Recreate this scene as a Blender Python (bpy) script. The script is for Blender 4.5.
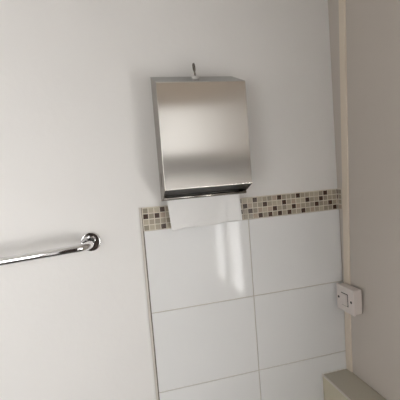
import bpy, bmesh, math, random
from mathutils import Vector, Matrix
for o in list(bpy.data.objects): bpy.data.objects.remove(o, do_unlink=True)
sc = bpy.context.scene
C = sc.collection
random.seed(7)
Z0 = 1.25            # height of the mosaic's lower edge above the floor
# ------------------------------------------------------------------ camera
def make_camera():
    r, p, y = -0.0797182, -0.0727179, 0.2366865          # roll, pitch, yaw
    cx, sx, cy, sy, cr, sr = math.cos(p), math.sin(p), math.cos(y), math.sin(y), math.cos(r), math.sin(r)
    f = Vector((sy*cx, cy*cx, sx)); rt = Vector((cy, -sy, 0)); up = rt.cross(f)
    R = cr*rt + sr*up; U = -sr*rt + cr*up
    cam = bpy.data.cameras.new('camera'); o = bpy.data.objects.new('camera', cam); C.objects.link(o)
    M = Matrix((R, U, -f)).transposed().to_4x4()
    M.translation = Vector((-0.0686958, -1.0200063, Z0 + 0.152214))
    o.matrix_world = M
    cam.sensor_fit = 'HORIZONTAL'; cam.sensor_width = 36.0; cam.lens = 345/400*36
    cam.clip_start = 0.02; cam.clip_end = 50
    sc.camera = o
make_camera()
# ------------------------------------------------------------------ light and exposure
WINDOW_GLOW = 14.5      # low window in the right wall
FILL_GLOW = 4.9        # added fill window in the opposite wall, behind the camera to the left
BAND_GLOW = 1.12        # added high pane opposite, for the bright band on the steel
w = bpy.data.worlds.new('sky'); sc.world = w; w.use_nodes = True
w.node_tree.nodes['Background'].inputs[0].default_value = (0.75, 0.82, 0.95, 1)
w.node_tree.nodes['Background'].inputs[1].default_value = 1.0
vs = sc.view_settings
vs.view_transform = 'Standard'; vs.look = 'None'; vs.gamma = 1.0; vs.use_curve_mapping = False
vs.exposure = -0.09
# ------------------------------------------------------------------ materials
def srgb(r, g, b):
    f = lambda c: (c/255/12.92) if c/255 <= 0.04045 else ((c/255+0.055)/1.055)**2.4
    return (f(r), f(g), f(b), 1)
def mat(name, col, rough=0.5, metal=0.0, var=0.0, vscale=6, bump=0.0, bscale=80, spec=0.5, emit=None, aniso=0.0, coat=0.0, stretch=(1,1,1), rotv=0.0):
    m = bpy.data.materials.new(name); m.use_nodes = True
    nt = m.node_tree; N = nt.nodes; L = nt.links; b = N['Principled BSDF']
    b.inputs['Base Color'].default_value = col; b.inputs['Roughness'].default_value = rough
    b.inputs['Metallic'].default_value = metal; b.inputs['Specular IOR Level'].default_value = spec
    b.inputs['Coat Weight'].default_value = coat
    tc = N.new('ShaderNodeTexCoord'); mp = N.new('ShaderNodeMapping'); mp.inputs['Scale'].default_value = stretch
    L.new(tc.outputs['Object'], mp.inputs['Vector'])
    if var:
        n = N.new('ShaderNodeTexNoise'); n.inputs['Scale'].default_value = vscale; n.inputs['Detail'].default_value = 4
        L.new(mp.outputs[0], n.inputs['Vector'])
        mx = N.new('ShaderNodeMix'); mx.data_type = 'RGBA'
        mx.inputs[6].default_value = tuple(c*(1-var) for c in col[:3])+(1,)
        mx.inputs[7].default_value = tuple(min(1, c*(1+var)) for c in col[:3])+(1,)
        L.new(n.outputs['Fac'], mx.inputs[0]); L.new(mx.outputs[2], b.inputs['Base Color'])
    if bump:
        n2 = N.new('ShaderNodeTexNoise'); n2.inputs['Scale'].default_value = bscale; n2.inputs['Detail'].default_value = 3
        L.new(mp.outputs[0], n2.inputs['Vector'])
        bp = N.new('ShaderNodeBump'); bp.inputs['Strength'].default_value = bump; bp.inputs['Distance'].default_value = 0.002
        L.new(n2.outputs['Fac'], bp.inputs['Height']); L.new(bp.outputs[0], b.inputs['Normal'])
    if aniso:
        b.inputs['Anisotropic'].default_value = aniso; b.inputs['Anisotropic Rotation'].default_value = rotv
        t = N.new('ShaderNodeTangent'); t.direction_type = 'RADIAL'; t.axis = 'Z'; L.new(t.outputs[0], b.inputs['Tangent'])
    if emit:
        b.inputs['Emission Color'].default_value = emit[0]; b.inputs['Emission Strength'].default_value = emit[1]
    return m
M = {}
M['plaster'] = mat('plaster_paint', srgb(229, 227, 225), 0.5, var=0.02, vscale=5, bump=0.25, bscale=45, spec=0.3)
M['wall_r'] = mat('beige_grey_paint', srgb(202, 194, 186), 0.55, var=0.02, vscale=5, bump=0.2, bscale=45, spec=0.3)
M['cream'] = mat('cream_paint', srgb(226, 214, 198), 0.5, var=0.02, bump=0.1, spec=0.3)
M['tile'] = mat('white_glazed_tile', srgb(226, 226, 226), 0.07, var=0.012, vscale=9, bump=0.06, bscale=9, spec=0.22)
M['btile'] = mat('cream_tile_lit_side', srgb(206, 198, 175), 0.15, var=0.012, vscale=9, bump=0.05, bscale=9)  # side tiles lightened; the light on this face is put in the colour
M['ttile'] = mat('cream_tile_shaded_top', srgb(186, 180, 166), 0.2, var=0.012, vscale=9, bump=0.05, bscale=9)  # same tile darkened for the top; its shade is painted into the colour
M['grout'] = mat('tile_grout', srgb(194, 187, 176), 0.85, var=0.08, vscale=60, bump=0.2, bscale=300)
M['mgrout'] = mat('mosaic_grout', srgb(214, 206, 192), 0.85, var=0.06, vscale=80)
M['m0'] = mat('mosaic_taupe', srgb(160, 150, 133), 0.28, var=0.12, vscale=160)
M['m1'] = mat('mosaic_sand', srgb(178, 168, 150), 0.28, var=0.10, vscale=160)
M['m2'] = mat('mosaic_grey_beige', srgb(145, 136, 121), 0.28, var=0.12, vscale=160)
M['m3'] = mat('mosaic_rose_beige', srgb(170, 152, 136), 0.28, var=0.12, vscale=160)
M['m4'] = mat('mosaic_dark_brown', srgb(68, 48, 38), 0.25, var=0.2, vscale=160)
M['trim'] = mat('tile_edge_trim', srgb(208, 202, 195), 0.45, var=0.05, vscale=40)
M['gap'] = mat('dark_joint', srgb(120, 112, 102), 0.8, var=0.15, vscale=90)
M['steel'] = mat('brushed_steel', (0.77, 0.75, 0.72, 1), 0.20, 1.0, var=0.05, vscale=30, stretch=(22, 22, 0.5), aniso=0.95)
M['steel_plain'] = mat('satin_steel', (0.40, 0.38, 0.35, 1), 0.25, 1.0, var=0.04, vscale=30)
M['steel_lip_shade'] = mat('steel_shaded_lip', (0.05, 0.048, 0.046, 1), 0.3, 1.0, var=0.05)  # same sheet steel, blackened: the lip's reflection of the dark floor is painted in
M['steel_side'] = mat('steel_shaded_side', (0.34, 0.305, 0.265, 1), 0.25, 1.0, var=0.04)  # same steel darkened and warmed; the shade of the side is in the colour
M['steel_top'] = mat('steel_shaded_top', (0.25, 0.255, 0.245, 1), 0.22, 1.0, var=0.04)  # same steel darkened; the dim reflection on the top is in the colour
M['lockm'] = mat('pale_nickel', (0.72, 0.70, 0.68, 1), 0.35, 0.2, var=0.02)
M['reflect_clad'] = mat('reflect_boards', srgb(236, 222, 207), 0.6, var=0.2, vscale=8, stretch=(6, 6, 0.6))  # added boards, there only to tint the top of the steel's reflection
M['chrome'] = mat('chrome', (0.82, 0.82, 0.83, 1), 0.06, 1.0, var=0.01)
M['key'] = mat('key_metal', (0.14, 0.12, 0.10, 1), 0.4, 1.0, var=0.1, vscale=200)
M['paper'] = mat('tissue_paper', srgb(232, 231, 230), 0.95, var=0.015, vscale=60, bump=0.25, bscale=350, spec=0.1)
M['plastic'] = mat('white_plastic', srgb(222, 213, 208), 0.38, var=0.015)
M['dark'] = mat('dark_recess', srgb(40, 36, 34), 0.7, var=0.1)
M['floor'] = mat('vinyl_floor', srgb(70, 66, 62), 0.5, var=0.15, vscale=25)
M['ceil'] = mat('ceiling_paint', srgb(225, 222, 216), 0.8, var=0.02)
M['door'] = mat('dark_wood', srgb(50, 38, 31), 0.6, var=0.3, vscale=8, stretch=(6, 6, 0.6))
M['pane'] = mat('frosted_pane', srgb(235, 240, 245), 0.4, var=0.02, emit=((1.0, 0.99, 0.97, 1), WINDOW_GLOW))
M['pane2'] = mat('fill_pane', srgb(235, 240, 245), 0.4, var=0.02, emit=((1.0, 0.99, 0.975, 1), FILL_GLOW))  # glow of the unseen fill window, added to brighten the wall
M['pane3'] = mat('band_pane', srgb(235, 240, 245), 0.4, var=0.02, emit=((1.0, 0.97, 0.93, 1), BAND_GLOW))  # glow added as the bright band that the steel panel reflects
M['rail'] = mat('reflect_band_grey', srgb(150, 148, 146), 0.5, var=0.04)  # added bands, there only to draw a dark stripe on the steel
M['frame'] = mat('window_frame_white', srgb(228, 226, 222), 0.35, var=0.02)
# ------------------------------------------------------------------ mesh helpers
def bm_box(bm, x0, x1, y0, y1, z0, z1):
    g = bmesh.ops.create_cube(bm, size=1.0)
    for v in g['verts']:
        v.co = Vector(((x0+x1)/2 + v.co.x*(x1-x0), (y0+y1)/2 + v.co.y*(y1-y0), (z0+z1)/2 + v.co.z*(z1-z0)))
    return g['verts']
def bevel(bm, w, seg=2, edges=None):
    bmesh.ops.bevel(bm, geom=edges or bm.edges[:], offset=w, segments=seg, affect='EDGES', profile=0.5)
def obj(name, bm, m, parent=None, smooth=False):
    bmesh.ops.recalc_face_normals(bm, faces=bm.faces[:])
    me = bpy.data.meshes.new(name); bm.to_mesh(me); bm.free()
    return link(name, me, m, parent, smooth)
def link(name, me, m, parent=None, smooth=False):
    if m is not None and not me.materials: me.materials.append(m)
    if smooth:
        for p in me.polygons: p.use_smooth = True
    o = bpy.data.objects.new(name, me); C.objects.link(o)
    if parent: o.parent = parent
    return o
def box(name, x0, x1, y0, y1, z0, z1, m, parent=None, bev=0, seg=2):
    bm = bmesh.new(); bm_box(bm, x0, x1, y0, y1, z0, z1)
    if bev: bevel(bm, bev, seg)
    return obj(name, bm, m, parent)
def prism(name, prof, axis, a, b, m, parent=None, bev=0):
    """extrude a closed 2-D outline along axis from a to b"""
    bm = bmesh.new()
    P = (lambda u, v, t: (t, u, v)) if axis == 'X' else ((lambda u, v, t: (u, t, v)) if axis == 'Y' else (lambda u, v, t: (u, v, t)))
    A = [bm.verts.new(P(u, v, a)) for u, v in prof]; B = [bm.verts.new(P(u, v, b)) for u, v in prof]
    bm.faces.new(A); bm.faces.new(B[::-1]); n = len(prof)
    for i in range(n): bm.faces.new((A[i], B[i], B[(i+1) % n], A[(i+1) % n]))
    bmesh.ops.recalc_face_normals(bm, faces=bm.faces[:])
    if bev: bevel(bm, bev, 2)
    return obj(name, bm, m, parent)
def lathe(bm, prof, origin, axis, n=40):
    """prof: (radius, distance along axis)"""
    q = Vector((0, 0, 1)).rotation_difference(Vector(axis).normalized()); rings = []
    for r, h in prof:
        if r < 1e-6: rings.append([bm.verts.new(Vector(origin) + q @ Vector((0, 0, h)))])
        else: rings.append([bm.verts.new(Vector(origin) + q @ Vector((r*math.cos(2*math.pi*k/n), r*math.sin(2*math.pi*k/n), h))) for k in range(n)])
    for a, b in zip(rings, rings[1:]):
        for k in range(n):
            k2 = (k+1) % n
            if len(a) == 1: bm.faces.new((a[0], b[k], b[k2]))
            elif len(b) == 1: bm.faces.new((a[k], b[0], a[k2]))
            else: bm.faces.new((a[k], b[k], b[k2], a[k2]))
def tube(bm, pts, r, n=24):
    pts = [Vector(p) for p in pts]; rings = []; ref = Vector((0, 0, 1))
    for i, p in enumerate(pts):
        t = (pts[min(i+1, len(pts)-1)] - pts[max(i-1, 0)]).normalized()
        s = t.cross(ref).normalized(); u = s.cross(t)
        rings.append([bm.verts.new(p + r*(math.cos(2*math.pi*k/n)*s + math.sin(2*math.pi*k/n)*u)) for k in range(n)])
    for a, b in zip(rings, rings[1:]):
        for k in range(n): bm.faces.new((a[k], b[k], b[(k+1) % n], a[(k+1) % n]))
    bm.faces.new(rings[0]); bm.faces.new(rings[-1][::-1])
def empty(name, loc=(0, 0, 0)):
    o = bpy.data.objects.new(name, None); C.objects.link(o); o.location = loc; o.empty_display_size = 0.05
    return o
def tag(o, label, cat=None, group=None, kind=None):
    o['label'] = label
    if cat: o['category'] = cat
    if group: o['group'] = group
    if kind: o['kind'] = kind
    return o
# ------------------------------------------------------------------ the room
XL, XR, YN, ZC = -2.00, 0.66, -1.72, 2.45
PY = 0.006           # painted plaster lies behind the tile faces
wb = box('wall_back', XL-0.1, XR+0.1, PY, PY+0.1, 0, ZC, M['plaster'])
tag(wb, 'white painted back wall with white tiles and mosaic border on its right', kind='structure')
tag(box('floor', XL-0.1, XR+0.1, YN-0.1, PY+0.1, -0.1, 0, M['floor']), 'grey washroom floor below the tiled wall', kind='structure')
tag(box('ceiling', XL-0.1, XR+0.1, YN-0.1, PY+0.1, ZC, ZC+0.1, M['ceil']), 'white ceiling above the painted wall', kind='structure')
tag(box('wall_left', XL-0.1, XL, YN, PY, 0, ZC, M['plaster']), 'white painted side wall left of the grab rail', kind='structure')
WY0, WY1, WZ0, WZ1 = -1.71, -0.97, 0.55, 1.24     # window opening in the right wall
bm = bmesh.new()
for a in ((WY1, PY, 0, ZC), (YN, WY0, 0, ZC), (WY0, WY1, 0, WZ0), (WY0, WY1, WZ1, ZC)):
    bm_box(bm, XR, XR+0.1, a[0], a[1], a[2], a[3])
wr = tag(obj('wall_right', bm, M['wall_r']), 'beige grey painted side wall right of the tiles', kind='structure')
DX0, DX1, DZ = -0.48, 0.08, 2.03
VX0, VX1, VZ0, VZ1 = -1.75, -0.52, 0.55, 1.80      # opening for the added fill window in the opposite wall
bm = bmesh.new()
for a in ((XL, VX0, 0, ZC), (VX0, VX1, 0, VZ0), (VX0, VX1, VZ1, ZC), (VX1, DX0, 0, ZC), (DX1, XR, 0, ZC), (DX0, DX1, DZ, ZC)):
    bm_box(bm, a[0], a[1], YN-0.1, YN, a[2], a[3])
tag(obj('wall_front', bm, M['plaster']), 'white painted wall opposite the dispenser', kind='structure')
tag(box('light_blocker', -0.52, -0.49, YN, YN+0.50, 0, ZC, M['plaster']), 'unseen white partition added to cut window light towards the right', kind='structure')  # unseen blocker, added to keep window light off the right of the wall
d = tag(empty('added_door_1', ((DX0+DX1)/2, YN-0.05, 0)), 'unseen dark brown door added for the dark reflection in the chrome flange', kind='structure')  # made up as the dark thing that the chrome flange reflects
def child_box(name, par, x0, x1, y0, y1, z0, z1, m, bev=0.002):
    l = par.location
    return box(name, x0-l.x, x1-l.x, y0-l.y, y1-l.y, z0-l.z, z1-l.z, m, par, bev)
child_box('door_leaf', d, DX0, DX1, YN-0.07, YN-0.03, 0, DZ, M['door'])
for (a, b, c_, e) in ((DX0+0.10, DX1-0.10, 0.2, 0.9), (DX0+0.10, DX1-0.10, 1.05, 1.85)):
    child_box('door_panel', d, a, b, YN-0.032, YN-0.02, c_, e, M['door'], 0.004)
bm = bmesh.new(); tube(bm, [(DX1-0.06, YN-0.03, 1.02), (DX1-0.06, YN+0.02, 1.02), (DX1-0.07, YN+0.03, 1.02), (DX1-0.17, YN+0.03, 1.02)], 0.009)
h = obj('door_handle', bm, M['steel_plain'], d, True); h.location = -d.location
# frosted windows: one in the right wall, an added fill window opposite
F = 0.05
def window(name, label, loc, ang, wd, ht, pm):
    """window in its own frame: x along the wall, y = 0 the room face and + outwards, z up from the sill"""
    wn = tag(empty(name, loc), label, kind='structure'); wn.rotation_euler = (0, 0, ang)
    for a in ((-wd/2, -wd/2+F, 0, ht), (wd/2-F, wd/2, 0, ht), (-wd/2+F, wd/2-F, 0, F), (-wd/2+F, wd/2-F, ht-F, ht), (-0.05, 0.05, F, ht-F)):
        box('window_frame', a[0], a[1], 0.005, 0.065, a[2], a[3], M['frame'], wn, 0.004)
    for a in ((-wd/2+F, -0.05), (0.05, wd/2-F)): box('pane', a[0], a[1], 0.03, 0.04, F, ht-F, pm, wn)
    box('window_sill', -wd/2, wd/2, -0.04, 0.06, -0.025, 0, M['frame'], wn, 0.004)
window('window_1', 'low white framed frosted window in the right wall', (XR, (WY0+WY1)/2, WZ0), -math.pi/2, WY1-WY0, WZ1-WZ0, M['pane'])
window('fill_window', 'unseen white framed frosted window opposite, added as fill light', ((VX0+VX1)/2, YN, VZ0), math.pi, VX1-VX0, VZ1-VZ0, M['pane2'])  # made-up window, added as fill light from the left
HZ0, HZ1 = 0.295, 0.675
wn = tag(empty('band_window', (0.38, YN, Z0+HZ0)), 'unseen glowing pane added for the bright band reflected in the steel', kind='structure')  # made-up pane, put in to brighten the steel's reflection
for a in ((0.14, 0.16, HZ0, HZ1), (0.615, 0.635, HZ0, HZ1), (0.16, 0.615, HZ0, HZ0+.02), (0.16, 0.615, HZ1-.02, HZ1)):
    child_box('window_frame', wn, a[0], a[1], YN, YN+0.02, Z0+a[2], Z0+a[3], M['frame'], 0.003)
child_box('pane', wn, 0.16, 0.615, YN+0.004, YN+0.010, Z0+HZ0+.02, Z0+HZ1-.02, M['pane3'], 0)
# unseen boards and grey bands added behind the camera to stripe the steel's reflection
tag(box('reflect_trim_2', DX1+0.05, XR-0.015, YN, YN+0.02, Z0+HZ1, ZC, M['reflect_clad']), 'unseen pale boards on the opposite wall, added for the steel panel reflection', kind='structure')
tag(box('reflect_trim_3', XR-0.015, XR, YN+0.02, -0.80, Z0+0.66, ZC, M['reflect_clad']), 'unseen pale boards on the right wall behind, added for the steel panel reflection', kind='structure')
tag(box('reflect_trim_4', DX1+0.05, XR-0.02, YN, YN+0.02, Z0+0.16, Z0+HZ0, M['rail']), 'unseen grey band on the opposite wall, added for the dark stripe on the steel', kind='structure')
tag(box('reflect_trim_5', XR-0.02, XR, YN+0.02, -0.80, Z0+0.12, Z0+0.22, M['rail']), 'unseen grey band on the right wall behind, added for the dark stripe on the steel', kind='structure')
# ------------------------------------------------------------------ tiles on the back wall
TW, TH, G = 0.33, 0.25, 0.0025
box('grout_bed', 0.0, XR, 0.0022, PY, 0, Z0, M['grout'], wb)
def tile_mesh(name, w_, h_, t_, m, bev):
    bm = bmesh.new(); bm_box(bm, -w_/2, w_/2, 0, t_, -h_/2, h_/2)
    bevel(bm, bev, 2, [e for e in bm.edges if all(v.co.y < 1e-6 for v in e.verts)])
    bmesh.ops.recalc_face_normals(bm, faces=bm.faces[:])
    me = bpy.data.meshes.new(name); bm.to_mesh(me); bm.free(); me.materials.append(m); return me
tm = tile_mesh('tile', TW-G, TH-G, PY, M['tile'], 0.0012)
for c in range(2):
    for r in range(5):
        o = link('tile', tm, None, wb); o.location = (TW*(c+0.5), random.uniform(-0.0003, 0.0002), Z0-TH*(r+0.5))
        o.rotation_euler = (random.uniform(-.0015, .0015), 0, random.uniform(-.0015, .0015))
# vertical edge trim where the tiling stops
box('tile_edge_trim', -0.0085, -0.0022, -0.0008, PY, 0, Z0+0.070, M['trim'], wb, 0.001)
box('trim_joint', -0.0022, 0.0012, 0.0012, PY, 0, Z0+0.069, M['gap'], wb)
# ------------------------------------------------------------------ mosaic border
NR, PX = 4, 0.0169
PZ = 0.0677/NR
mb = box('mosaic_border', 0.0, XR, 0.0010, PY, Z0, Z0+0.0690, M['mgrout'], wb)
DARK_L = {(0, 3), (1, 0), (1, 2), (3, 3)}
DARK_R = {(r, k) for r, ks in enumerate(((21, 26, 30, 36), (19, 23, 27, 32, 35), (18, 20, 25, 29, 34, 37), (22, 24, 26, 28, 31, 38))) for k in ks}
mm = [tile_mesh('mosaic_tile', PX-0.0026, PZ-0.0026, 0.0055, M['m%d' % k], 0.0008) for k in range(5)]
mh = [tile_mesh('mosaic_tile', PX/2-0.0020, PZ-0.0026, 0.0055, M['m%d' % k], 0.0008) for k in range(5)]
cols = [(0.001+PX*(k+0.5), 'L', k) for k in range(12)] + [(0.2083, 'H', 0)] + [(0.0009+PX*k, 'R', k) for k in range(13, 39)] + [(0.6561, 'E', 0)]
for r in range(NR):
    for x, blk, c in cols:
        dark = (r, c) in DARK_L if blk == 'L' else ((r, c) in DARK_R if blk == 'R' else (blk == 'E' and r < 2))
        k = 4 if dark else random.choice((0, 0, 0, 1, 1, 2, 3))
        o = link('mosaic_tile', (mh if blk in 'HE' else mm)[k], None, mb)
        o.location = (x, random.uniform(-0.0004, 0.0002), Z0+0.0677-PZ*(r+0.5))
        o.rotation_euler = (random.uniform(-.02, .02), random.uniform(-.03, .03), random.uniform(-.02, .02))
# the mosaic turns the corner for one column
ms = box('mosaic_return', XR-0.0040, XR, -0.0215, 0.0005, Z0, Z0+0.0690, M['mgrout'], wr)
for r in range(NR):
    o = link('mosaic_tile', mm[(2, 0, 0, 3)[r]], None, ms)
    o.location = (XR-0.0055, -0.0110, Z0+0.0677-PZ*(r+0.5)); o.rotation_euler = (0, 0, -math.pi/2)
# ------------------------------------------------------------------ slanted trim board on the right wall
ZL = 0.687
edge = lambda z: min(-0.0004, -0.0225 - 0.047*(z-Z0))
bm = bmesh.new()
zs = [ZL+0.001 + (ZC-ZL-0.002)*i/24 for i in range(25)]
rings = []
for z in zs:
    y0 = edge(z); y1 = y0-0.028; x0 = XR-0.006
    rings.append([bm.verts.new(p) for p in ((XR, y0, z), (x0+.002, y0, z), (x0, y0-.002, z), (x0, y1+.002, z), (x0+.002, y1, z), (XR, y1, z))])
for a, b in zip(rings, rings[1:]):
    for k in range(6): bm.faces.new((a[k], a[(k+1) % 6], b[(k+1) % 6], b[k]))
bm.faces.new(rings[0]); bm.faces.new(rings[-1])
tag(obj('trim_1', bm, M['cream']), 'cream vertical trim strip running up the right corner', kind='structure')
# ------------------------------------------------------------------ tiled boxing along the right wall
BX = 0.559; BY1 = -0.90
bx = tag(empty('pipe_boxing', ((BX+XR)/2, BY1/2, 0)), 'low tiled pipe boxing in the bottom right corner below the white switch', 'boxing')
child_box('carcass', bx, BX+0.007, XR-0.0005, BY1+0.005, -0.0005, 0.0005, ZL-0.007, M['grout'], 0)
n = 0; y = -0.001
while y > BY1:
    y2 = max(BY1, y-TW)
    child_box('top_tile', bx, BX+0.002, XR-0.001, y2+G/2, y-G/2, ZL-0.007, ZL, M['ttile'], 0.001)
    z = ZL-0.002
    while z > 0.01:
        z2 = max(0.001, z-TH)
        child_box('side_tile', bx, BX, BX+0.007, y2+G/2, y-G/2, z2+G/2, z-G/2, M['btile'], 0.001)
        z = z2
    y = y2
child_box('corner_bead', bx, BX-0.001, BX+0.0035, BY1, -0.001, ZL-0.004, ZL+0.0008, M['trim'], 0.001)
child_box('sealant_bead', bx, BX, XR-0.007, -0.0045, -0.0004, ZL+0.0003, ZL+0.004, M['frame'], 0.001)
child_box('sealant_bead', bx, BX-0.004, BX-0.0003, -0.0045, -0.0004, 0.001, ZL, M['frame'], 0.001)
# ------------------------------------------------------------------ surface-mounted switch on the right wall
SY0, SY1, SZ0, SZ1, SX = -0.017, -0.103, Z0-0.331, Z0-0.247, 0.620
sw = tag(empty('switch_box', (XR-0.0065, (SY0+SY1)/2, SZ0)), 'square white plastic switch box on the right wall above the boxing', 'switch')
child_box('back_box', sw, SX+0.007, XR-0.0063, SY1+0.002, SY0-0.002, SZ0+0.002, SZ1-0.002, M['plastic'], 0.004)
fp = child_box('faceplate', sw, SX, SX+0.008, SY1, SY0, SZ0, SZ1, M['plastic'], 0.0025)
yc, zc = (SY0+SY1)/2, (SZ0+SZ1)/2
child_box('rocker_surround', sw, SX-0.0006, SX+0.001, yc-0.0165, yc+0.0165, zc-0.021, zc+0.021, M['dark'], 0.0003)
child_box('rocker', sw, SX-0.004, SX+0.001, yc-0.0145, yc+0.0145, zc-0.019, zc+0.019, M['plastic'], 0.0025)
for s in (-1, 1):
    bm = bmesh.new(); lathe(bm, [(0.0042, 0.002), (0.0042, -0.0006), (0.0034, -0.0012), (0, -0.0013)], (SX, yc+s*0.031, zc), (1, 0, 0), 16)
    o = obj('screw', bm, M['dark'], sw, True); o.location = -sw.location
# ------------------------------------------------------------------ paper towel dispenser
X0, X1, D = 0.060, 0.309, 0.100
ZT, ZFT, ZFB, ZB = Z0+0.446, Z0+0.4035, Z0+0.116, Z0+0.083
B0 = PY - 0.0005
dp = tag(empty('paper_towel_dispenser', ((X0+X1)/2, PY, ZB)), 'brushed steel paper towel dispenser mounted above the mosaic border', 'dispenser')
off = -dp.location
def dpart(o): o.location = off; return o
T = 0.0015
# back tray (open at the bottom) : back plate and two cheeks
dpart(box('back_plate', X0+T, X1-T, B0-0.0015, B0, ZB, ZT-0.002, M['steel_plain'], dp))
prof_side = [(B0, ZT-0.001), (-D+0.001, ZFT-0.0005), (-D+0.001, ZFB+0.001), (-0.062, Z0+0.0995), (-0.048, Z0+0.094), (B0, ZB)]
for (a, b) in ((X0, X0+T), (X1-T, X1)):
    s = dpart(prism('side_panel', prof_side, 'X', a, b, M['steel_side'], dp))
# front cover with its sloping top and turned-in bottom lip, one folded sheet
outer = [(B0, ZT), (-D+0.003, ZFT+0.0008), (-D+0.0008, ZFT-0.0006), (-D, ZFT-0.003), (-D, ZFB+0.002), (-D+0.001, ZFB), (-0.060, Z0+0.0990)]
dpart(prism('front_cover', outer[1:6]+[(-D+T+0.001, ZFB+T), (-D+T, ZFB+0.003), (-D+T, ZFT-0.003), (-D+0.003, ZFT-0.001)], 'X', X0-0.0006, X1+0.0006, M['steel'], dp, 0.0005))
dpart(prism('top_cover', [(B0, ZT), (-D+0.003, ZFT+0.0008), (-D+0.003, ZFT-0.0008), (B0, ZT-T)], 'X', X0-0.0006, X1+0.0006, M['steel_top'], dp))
dpart(prism('bottom_lip', [(-D+0.001, ZFB), (-0.060, Z0+0.0990), (-0.060, Z0+0.1008), (-D+0.003, ZFB+0.002)], 'X', X0-0.0006, X1+0.0006, M['steel_lip_shade'], dp))
bm = bmesh.new(); tube(bm, [(X0+0.002, -0.055, Z0+0.0920), (X1-0.003, -0.055, Z0+0.0920)], 0.0052)
dpart(obj('rolled_edge', bm, M['steel_plain'], dp, True))
# level slot in the left side
dpart(box('level_slot', X0-0.0004, X0+0.001, -0.040, -0.036, Z0+0.125, Z0+0.165, M['dark'], dp))
# lock barrel on the sloping top
tn = Vector((0, -(ZT-ZFT), D+B0)).normalized()
ly = -0.034; lz = ZT + (ZFT-ZT)*((B0-ly)/(B0+D))
lx = (X0+X1)/2
bm = bmesh.new(); lathe(bm, [(0.0110, -0.002), (0.0110, 0.0045), (0.0095, 0.0070), (0.0055, 0.0076), (0.005, 0.0060), (0, 0.0060)], (lx, ly, lz), tn, 28)
dpart(obj('lock', bm, M['lockm'], dp, True))
# the key left standing in the lock (thin flat blade, bow seen almost edge-on)
ky = tag(empty('key', (lx, ly, lz)), 'small dark metal key standing in the lock on top of the dispenser', 'key')
bm = bmesh.new(); bm_box(bm, -0.0014, 0.0014, -0.0045, 0.0045, 0.0062, 0.022); obj('blade', bm, M['key'], ky)
bm = bmesh.new()
no, seg = 20, []
ring_o = [(0.0105*math.cos(2*math.pi*k/no), 0.0115*math.sin(2*math.pi*k/no)) for k in range(no)]
ring_i = [(0.0045*math.cos(2*math.pi*k/no), 0.003+0.0045*math.sin(2*math.pi*k/no)) for k in range(no)]
lay = []
for x in (-0.0016, 0.0016): lay.append(([bm.verts.new((x, a, 0.0300+b)) for a, b in ring_o], [bm.verts.new((x, a, 0.0300+b)) for a, b in ring_i]))
for k in range(no):
    k2 = (k+1) % no
    for L_ in lay: bm.faces.new((L_[0][k], L_[0][k2], L_[1][k2], L_[1][k]))
    bm.faces.new((lay[0][0][k], lay[0][0][k2], lay[1][0][k2], lay[1][0][k])); bm.faces.new((lay[0][1][k], lay[0][1][k2], lay[1][1][k2], lay[1][1][k]))
obj('bow', bm, M['key'], ky)
ky.rotation_euler = (math.atan2(-tn.y, tn.z)*0.6, 0, math.radians(-30))
# ------------------------------------------------------------------ paper towel hanging from the slot
nu, nv = 44, 24
TOPZ = Z0+0.108
PL, PR = 0.0680, 0.2870
bm = bmesh.new(); grid = []
for i in range(nu+1):
    u = i/nu; col = []
    # torn / folded lower hem: a lower flap at the left corner, then a gentle rise
    zb = Z0 + (-0.0005 + 0.004*u + (-0.0035*(1-u/0.22) if u < 0.22 else 0.0) + 0.0012*math.sin(9*u))
    for j in range(nv+1):
        v = j/nv
        x = PL + 0.010*v + (PR-PL - 0.002*v)*u
        z = TOPZ + (zb-TOPZ)*v
        yy = -0.0455 + 0.010*v + 0.0030*math.sin(3.0*u*math.pi+0.8)*v + 0.0030*math.exp(-((u-0.28-0.45*(1-v))/0.05)**2)*v - 0.005*v*v*(1-u)*(1-u)
        col.append(bm.verts.new((x, yy, z)))
    grid.append(col)
for i in range(nu):
    for j in range(nv): bm.faces.new((grid[i][j], grid[i+1][j], grid[i+1][j+1], grid[i][j+1]))
pt = obj('paper_towel', bm, M['paper'], None, True)
sol = pt.modifiers.new('thickness', 'SOLIDIFY'); sol.thickness = 0.0006
tag(pt, 'white paper towel sheet hanging out of the steel dispenser slot', 'paper towel')
# ------------------------------------------------------------------ chrome grab rail
FX, FZ, SO, RR = -0.151, Z0-0.0125, 0.078, 0.0106
gr = tag(empty('grab_rail', (FX, PY, FZ)), 'horizontal chrome grab rail on the white painted wall', 'grab rail')
LEN = 0.46; br = 0.034
pts = [(0, 0, 0)]
pts += [(0, -SO-PY+br, 0)]
for k in range(1, 13):
    a = math.pi/2*k/12
    pts.append((-br+br*math.cos(a), -SO-PY+br-br*math.sin(a), 0.0))
for k in range(1, 9): pts.append((-br-(LEN-2*br)*k/8, -SO-PY, -0.0*k))
for k in range(1, 13):
    a = math.pi/2*k/12
    pts.append((-LEN+br-br*math.sin(a), -SO-PY+br-br*math.cos(a), 0.0))
pts.append((-LEN, 0, 0))
bm = bmesh.new(); tube(bm, pts, RR, 28); obj('bar', bm, M['chrome'], gr, True)
for dx in (0, -LEN):
    bm = bmesh.new()
    lathe(bm, [(0.0285, 0.0), (0.0285, 0.003), (0.0278, 0.006), (0.0266, 0.0080), (0.0254, 0.0085), (0.0250, 0.0086), (0.0190, 0.0086), (0.0115, 0.0086)], (dx, 0, 0), (0, -1, 0), 48)
    fo = obj('flange', bm, M['chrome'], gr, True)
    fo.rotation_euler = (0, 0, 0)
gr.rotation_euler = (0, math.radians(-3), 0)
